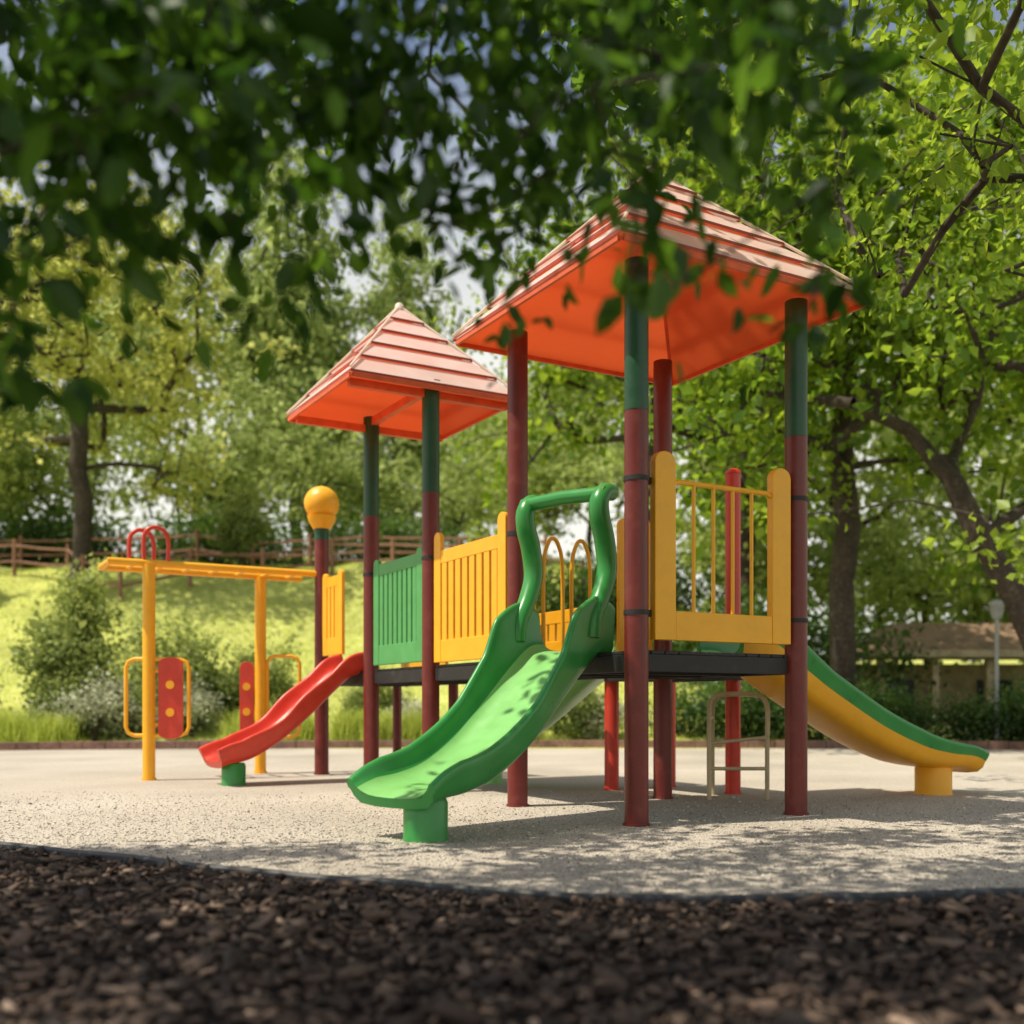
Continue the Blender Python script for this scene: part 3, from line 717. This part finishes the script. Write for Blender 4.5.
q0 = np.array(G(a1, b1/2))[:2]; pp = []
for s_, z_ in [(-.05, 1.22), (.2, 1.2), (.6, 1.0), (1.1, .76), (1.6, .54), (2.1, .38), (2.5, .32), (2.85, .30), (3.0, .26)]:
    q = q0+u*s_*.93; pp.append((q[0], q[1], z_))
slide(pp, .52, lerpf([0, .08, .3, .7, 1], [.3, .34, .26, .24, .15]), (M['green'], M['yellow'], M['lgreen']), 'playground_slide',
      foot=(pp[-3][0]+.1, pp[-3][1], .28, .16), footmat=M['yellow'])
pp = [(1.1, 9.7, 1.2), (.9, 9.8, 1.16), (.6, 9.95, .92), (.25, 10.15, .62), (-.05, 10.32, .42), (-.3, 10.45, .36), (-.45, 10.53, .32)]
slide(pp, .46, lambda t: .17, (M['lgreen'], M['lgreen'], M['lgreen']), 'playground_slide', foot=(-.2, 10.4, .33, .1))

# ---------------------------------------------------------------- monkey bars
mk = empty('monkey_bars'); mb = MB()
g0 = np.array(bp_)[:2]; wv = .55
def K(s, b, z): p = g0-u*s+v*b; return (p[0], p[1], z)
mb.tube([K(.05, 0, 2.37), K(2.35, 0, 2.37)], .04, M['yellow'], 14); mb.tube([K(.05, wv, 2.37), K(2.35, wv, 2.37)], .04, M['yellow'], 14)
mb.tube([K(2.32, -.02, 2.37), K(2.32, wv+.02, 2.37)], .036, M['yellow'], 14)
for i in range(7): mb.tube([K(.25+i*.3, 0, 2.37), K(.25+i*.3, wv, 2.37)], .018, M['yellow'], 10)
mb.obj('rails', mk)
mb = MB()
for s_, b_ in ((1.93, 0), (.55, wv)):
    x, y, _ = K(s_, b_, 0); mb.tube([(x, y, -.05), (x, y, 2.36)], .066, M['yellow'], 20); mb.tube([(x, y, 0), (x, y, .04)], .078, M['yellow'], 20)
mb.obj('legs', mk)
mb = MB()
pts = [(1.83, 2.38), (1.83, 2.62), (1.88, 2.74), (2.0, 2.76), (2.08, 2.66), (2.08, 2.38)]
for b_ in (.0, .25): mb.tube([K(s_+b_*.4-.1, b_, z_) for s_, z_ in catmull(pts, 4)], .024, M['redb'], 10)
mb.obj('grip_arches', mk)
def station(s_, b_, parent, flip):
    x, y, _ = K(s_, b_, 0); d = Vector((1, .12, 0)).normalized(); nrm = d.cross(Z3); c = Vector((x, y, 0))
    mb = MB()
    def loop(x0, x1, z0, z1, r=.022, mat=M['yellow']):
        rr = .09
        ol = [(x0+rr, z0), (x1-rr, z0), (x1-rr*.3, z0+rr*.3), (x1, z0+rr), (x1, z1-rr), (x1-rr*.3, z1-rr*.3), (x1-rr, z1), (x0+rr, z1), (x0+rr*.3, z1-rr*.3), (x0, z1-rr), (x0, z0+rr), (x0+rr*.3, z0+rr*.3), (x0+rr, z0)]
        mb.tube([c+d*a+Z3*b for a, b in ol], r, mat, 10)
    loop(-.24, .42, .50, 1.33) if not flip else loop(.08, .46, .45, 1.42)
    a0, a1_ = (.10, .36) if not flip else (-.24, -.075)
    z0, z1 = .47, 1.34
    arc = [((a0+a1_)/2+(a1_-a0)/2*math.cos(t), z1-.06+.07*math.sin(t)) for t in np.linspace(0, math.pi, 9)]
    arc2 = [((a0+a1_)/2-(a1_-a0)/2*math.cos(t), z0+.06-.07*math.sin(t)) for t in np.linspace(0, math.pi, 9)]
    mb.prism(arc+arc2, c, d, Z3, nrm, .05, M['redb'])
    for zz in (.75, 1.05):
        mb.tube([c+d*((a0+a1_)/2)+Z3*zz-nrm*.03, c+d*((a0+a1_)/2)+Z3*zz+nrm*.045], .045, M['yellow'], 16)
    mb.tube([c+Z3*.62, c+d*a1_+Z3*.62], .016, M['yellow'], 8); mb.tube([c+Z3*1.2, c+d*a1_+Z3*1.2], .016, M['yellow'], 8)
    mb.obj('play_panel', parent, .006)
station(1.93, 0, mk, False); station(.55, wv, mk, True)

# ---------------------------------------------------------------- climbing rail
mb = MB()
cx0, cy0 = 1.70, 8.62
def arch(dy, dx):
    pts = [(cx0+dx, 0), (cx0+dx, .75), (cx0+dx+.03, .88), (cx0+dx+.12, .92), (cx0+dx+.38, .92), (cx0+dx+.47, .88), (cx0+dx+.5, .78), (cx0+dx+.5, .55)]
    mb.tube([(x, cy0+dy, z) for x, z in catmull(pts, 4)], .02, M['beige'], 10)
arch(0, 0); arch(.45, .12)
for z in (.25, .5, .72): mb.tube([(cx0, cy0, z), (cx0+.12, cy0+.45, z)], .016, M['beige'], 8)
mb.tube([(cx0, cy0, .5), (cx0+.5, cy0, .55)], .016, M['beige'], 8); mb.tube([(cx0, cy0, .28), (cx0+.5, cy0, .28)], .016, M['beige'], 8)
mb.tube([(cx0+.5, cy0, .56), (cx0+.5, cy0, 0)], .02, M['beige'], 10)
mb.obj('climbing_rail')

# ---------------------------------------------------------------- light
sun = bpy.data.lights.new('sun', 'SUN'); sun.energy = 5.0; sun.angle = math.radians(.5); sun.color = (1, .92, .76)
so = bpy.data.objects.new('sun', sun); link(so); so.rotation_euler = Sd.to_track_quat('Z', 'Y').to_euler(); so.location = (-8, 4, 20)
w_ = bpy.data.worlds.new('World'); sc.world = w_; w_.use_nodes = True
nt = w_.node_tree; N = nt.nodes; L = nt.links; bg = N['Background']; sky = N.new('ShaderNodeTexSky'); sky.sky_type = 'NISHITA'
sky.sun_disc = False; sky.sun_elevation = math.asin(Sd.z); sky.sun_rotation = math.atan2(Sd.x, Sd.y) % (2*math.pi)
sky.dust_density = 2.0; sky.air_density = 1.0; sky.ozone_density = 1.0
# summer haze: white towards the horizon
tc = N.new('ShaderNodeTexCoord'); sp = N.new('ShaderNodeSeparateXYZ'); L.new(tc.outputs['Generated'], sp.inputs[0])
hz = N.new('ShaderNodeMapRange'); hz.inputs['From Min'].default_value = .28; hz.inputs['From Max'].default_value = .60; hz.inputs['To Min'].default_value = .9; hz.inputs['To Max'].default_value = .0
hz.interpolation_type = 'SMOOTHSTEP'
L.new(sp.outputs['Z'], hz.inputs['Value'])
mx = N.new('ShaderNodeMix'); mx.data_type = 'RGBA'; L.new(hz.outputs['Result'], mx.inputs['Factor'])
L.new(sky.outputs[0], mx.inputs['A']); mx.inputs['B'].default_value = (9.0, 8.9, 8.0, 1)
L.new(mx.outputs['Result'], bg.inputs[0]); bg.inputs[1].default_value = .12
sc.view_settings.view_transform = 'Standard'; sc.view_settings.look = 'None'; sc.view_settings.exposure = 0

# ---------------------------------------------------------------- camera
cam = bpy.data.cameras.new('camera'); co = bpy.data.objects.new('camera', cam); link(co)
co.location = (0, 0, .82); co.rotation_euler = (math.radians(90), 0, 0)
cam.sensor_width = 36; cam.lens = 36*1000/1024; cam.shift_y = 194/1024
cam.clip_start = .05; cam.clip_end = 2000
cam.dof.use_dof = True; cam.dof.focus_distance = 7.2; cam.dof.aperture_fstop = .9
sc.camera = co
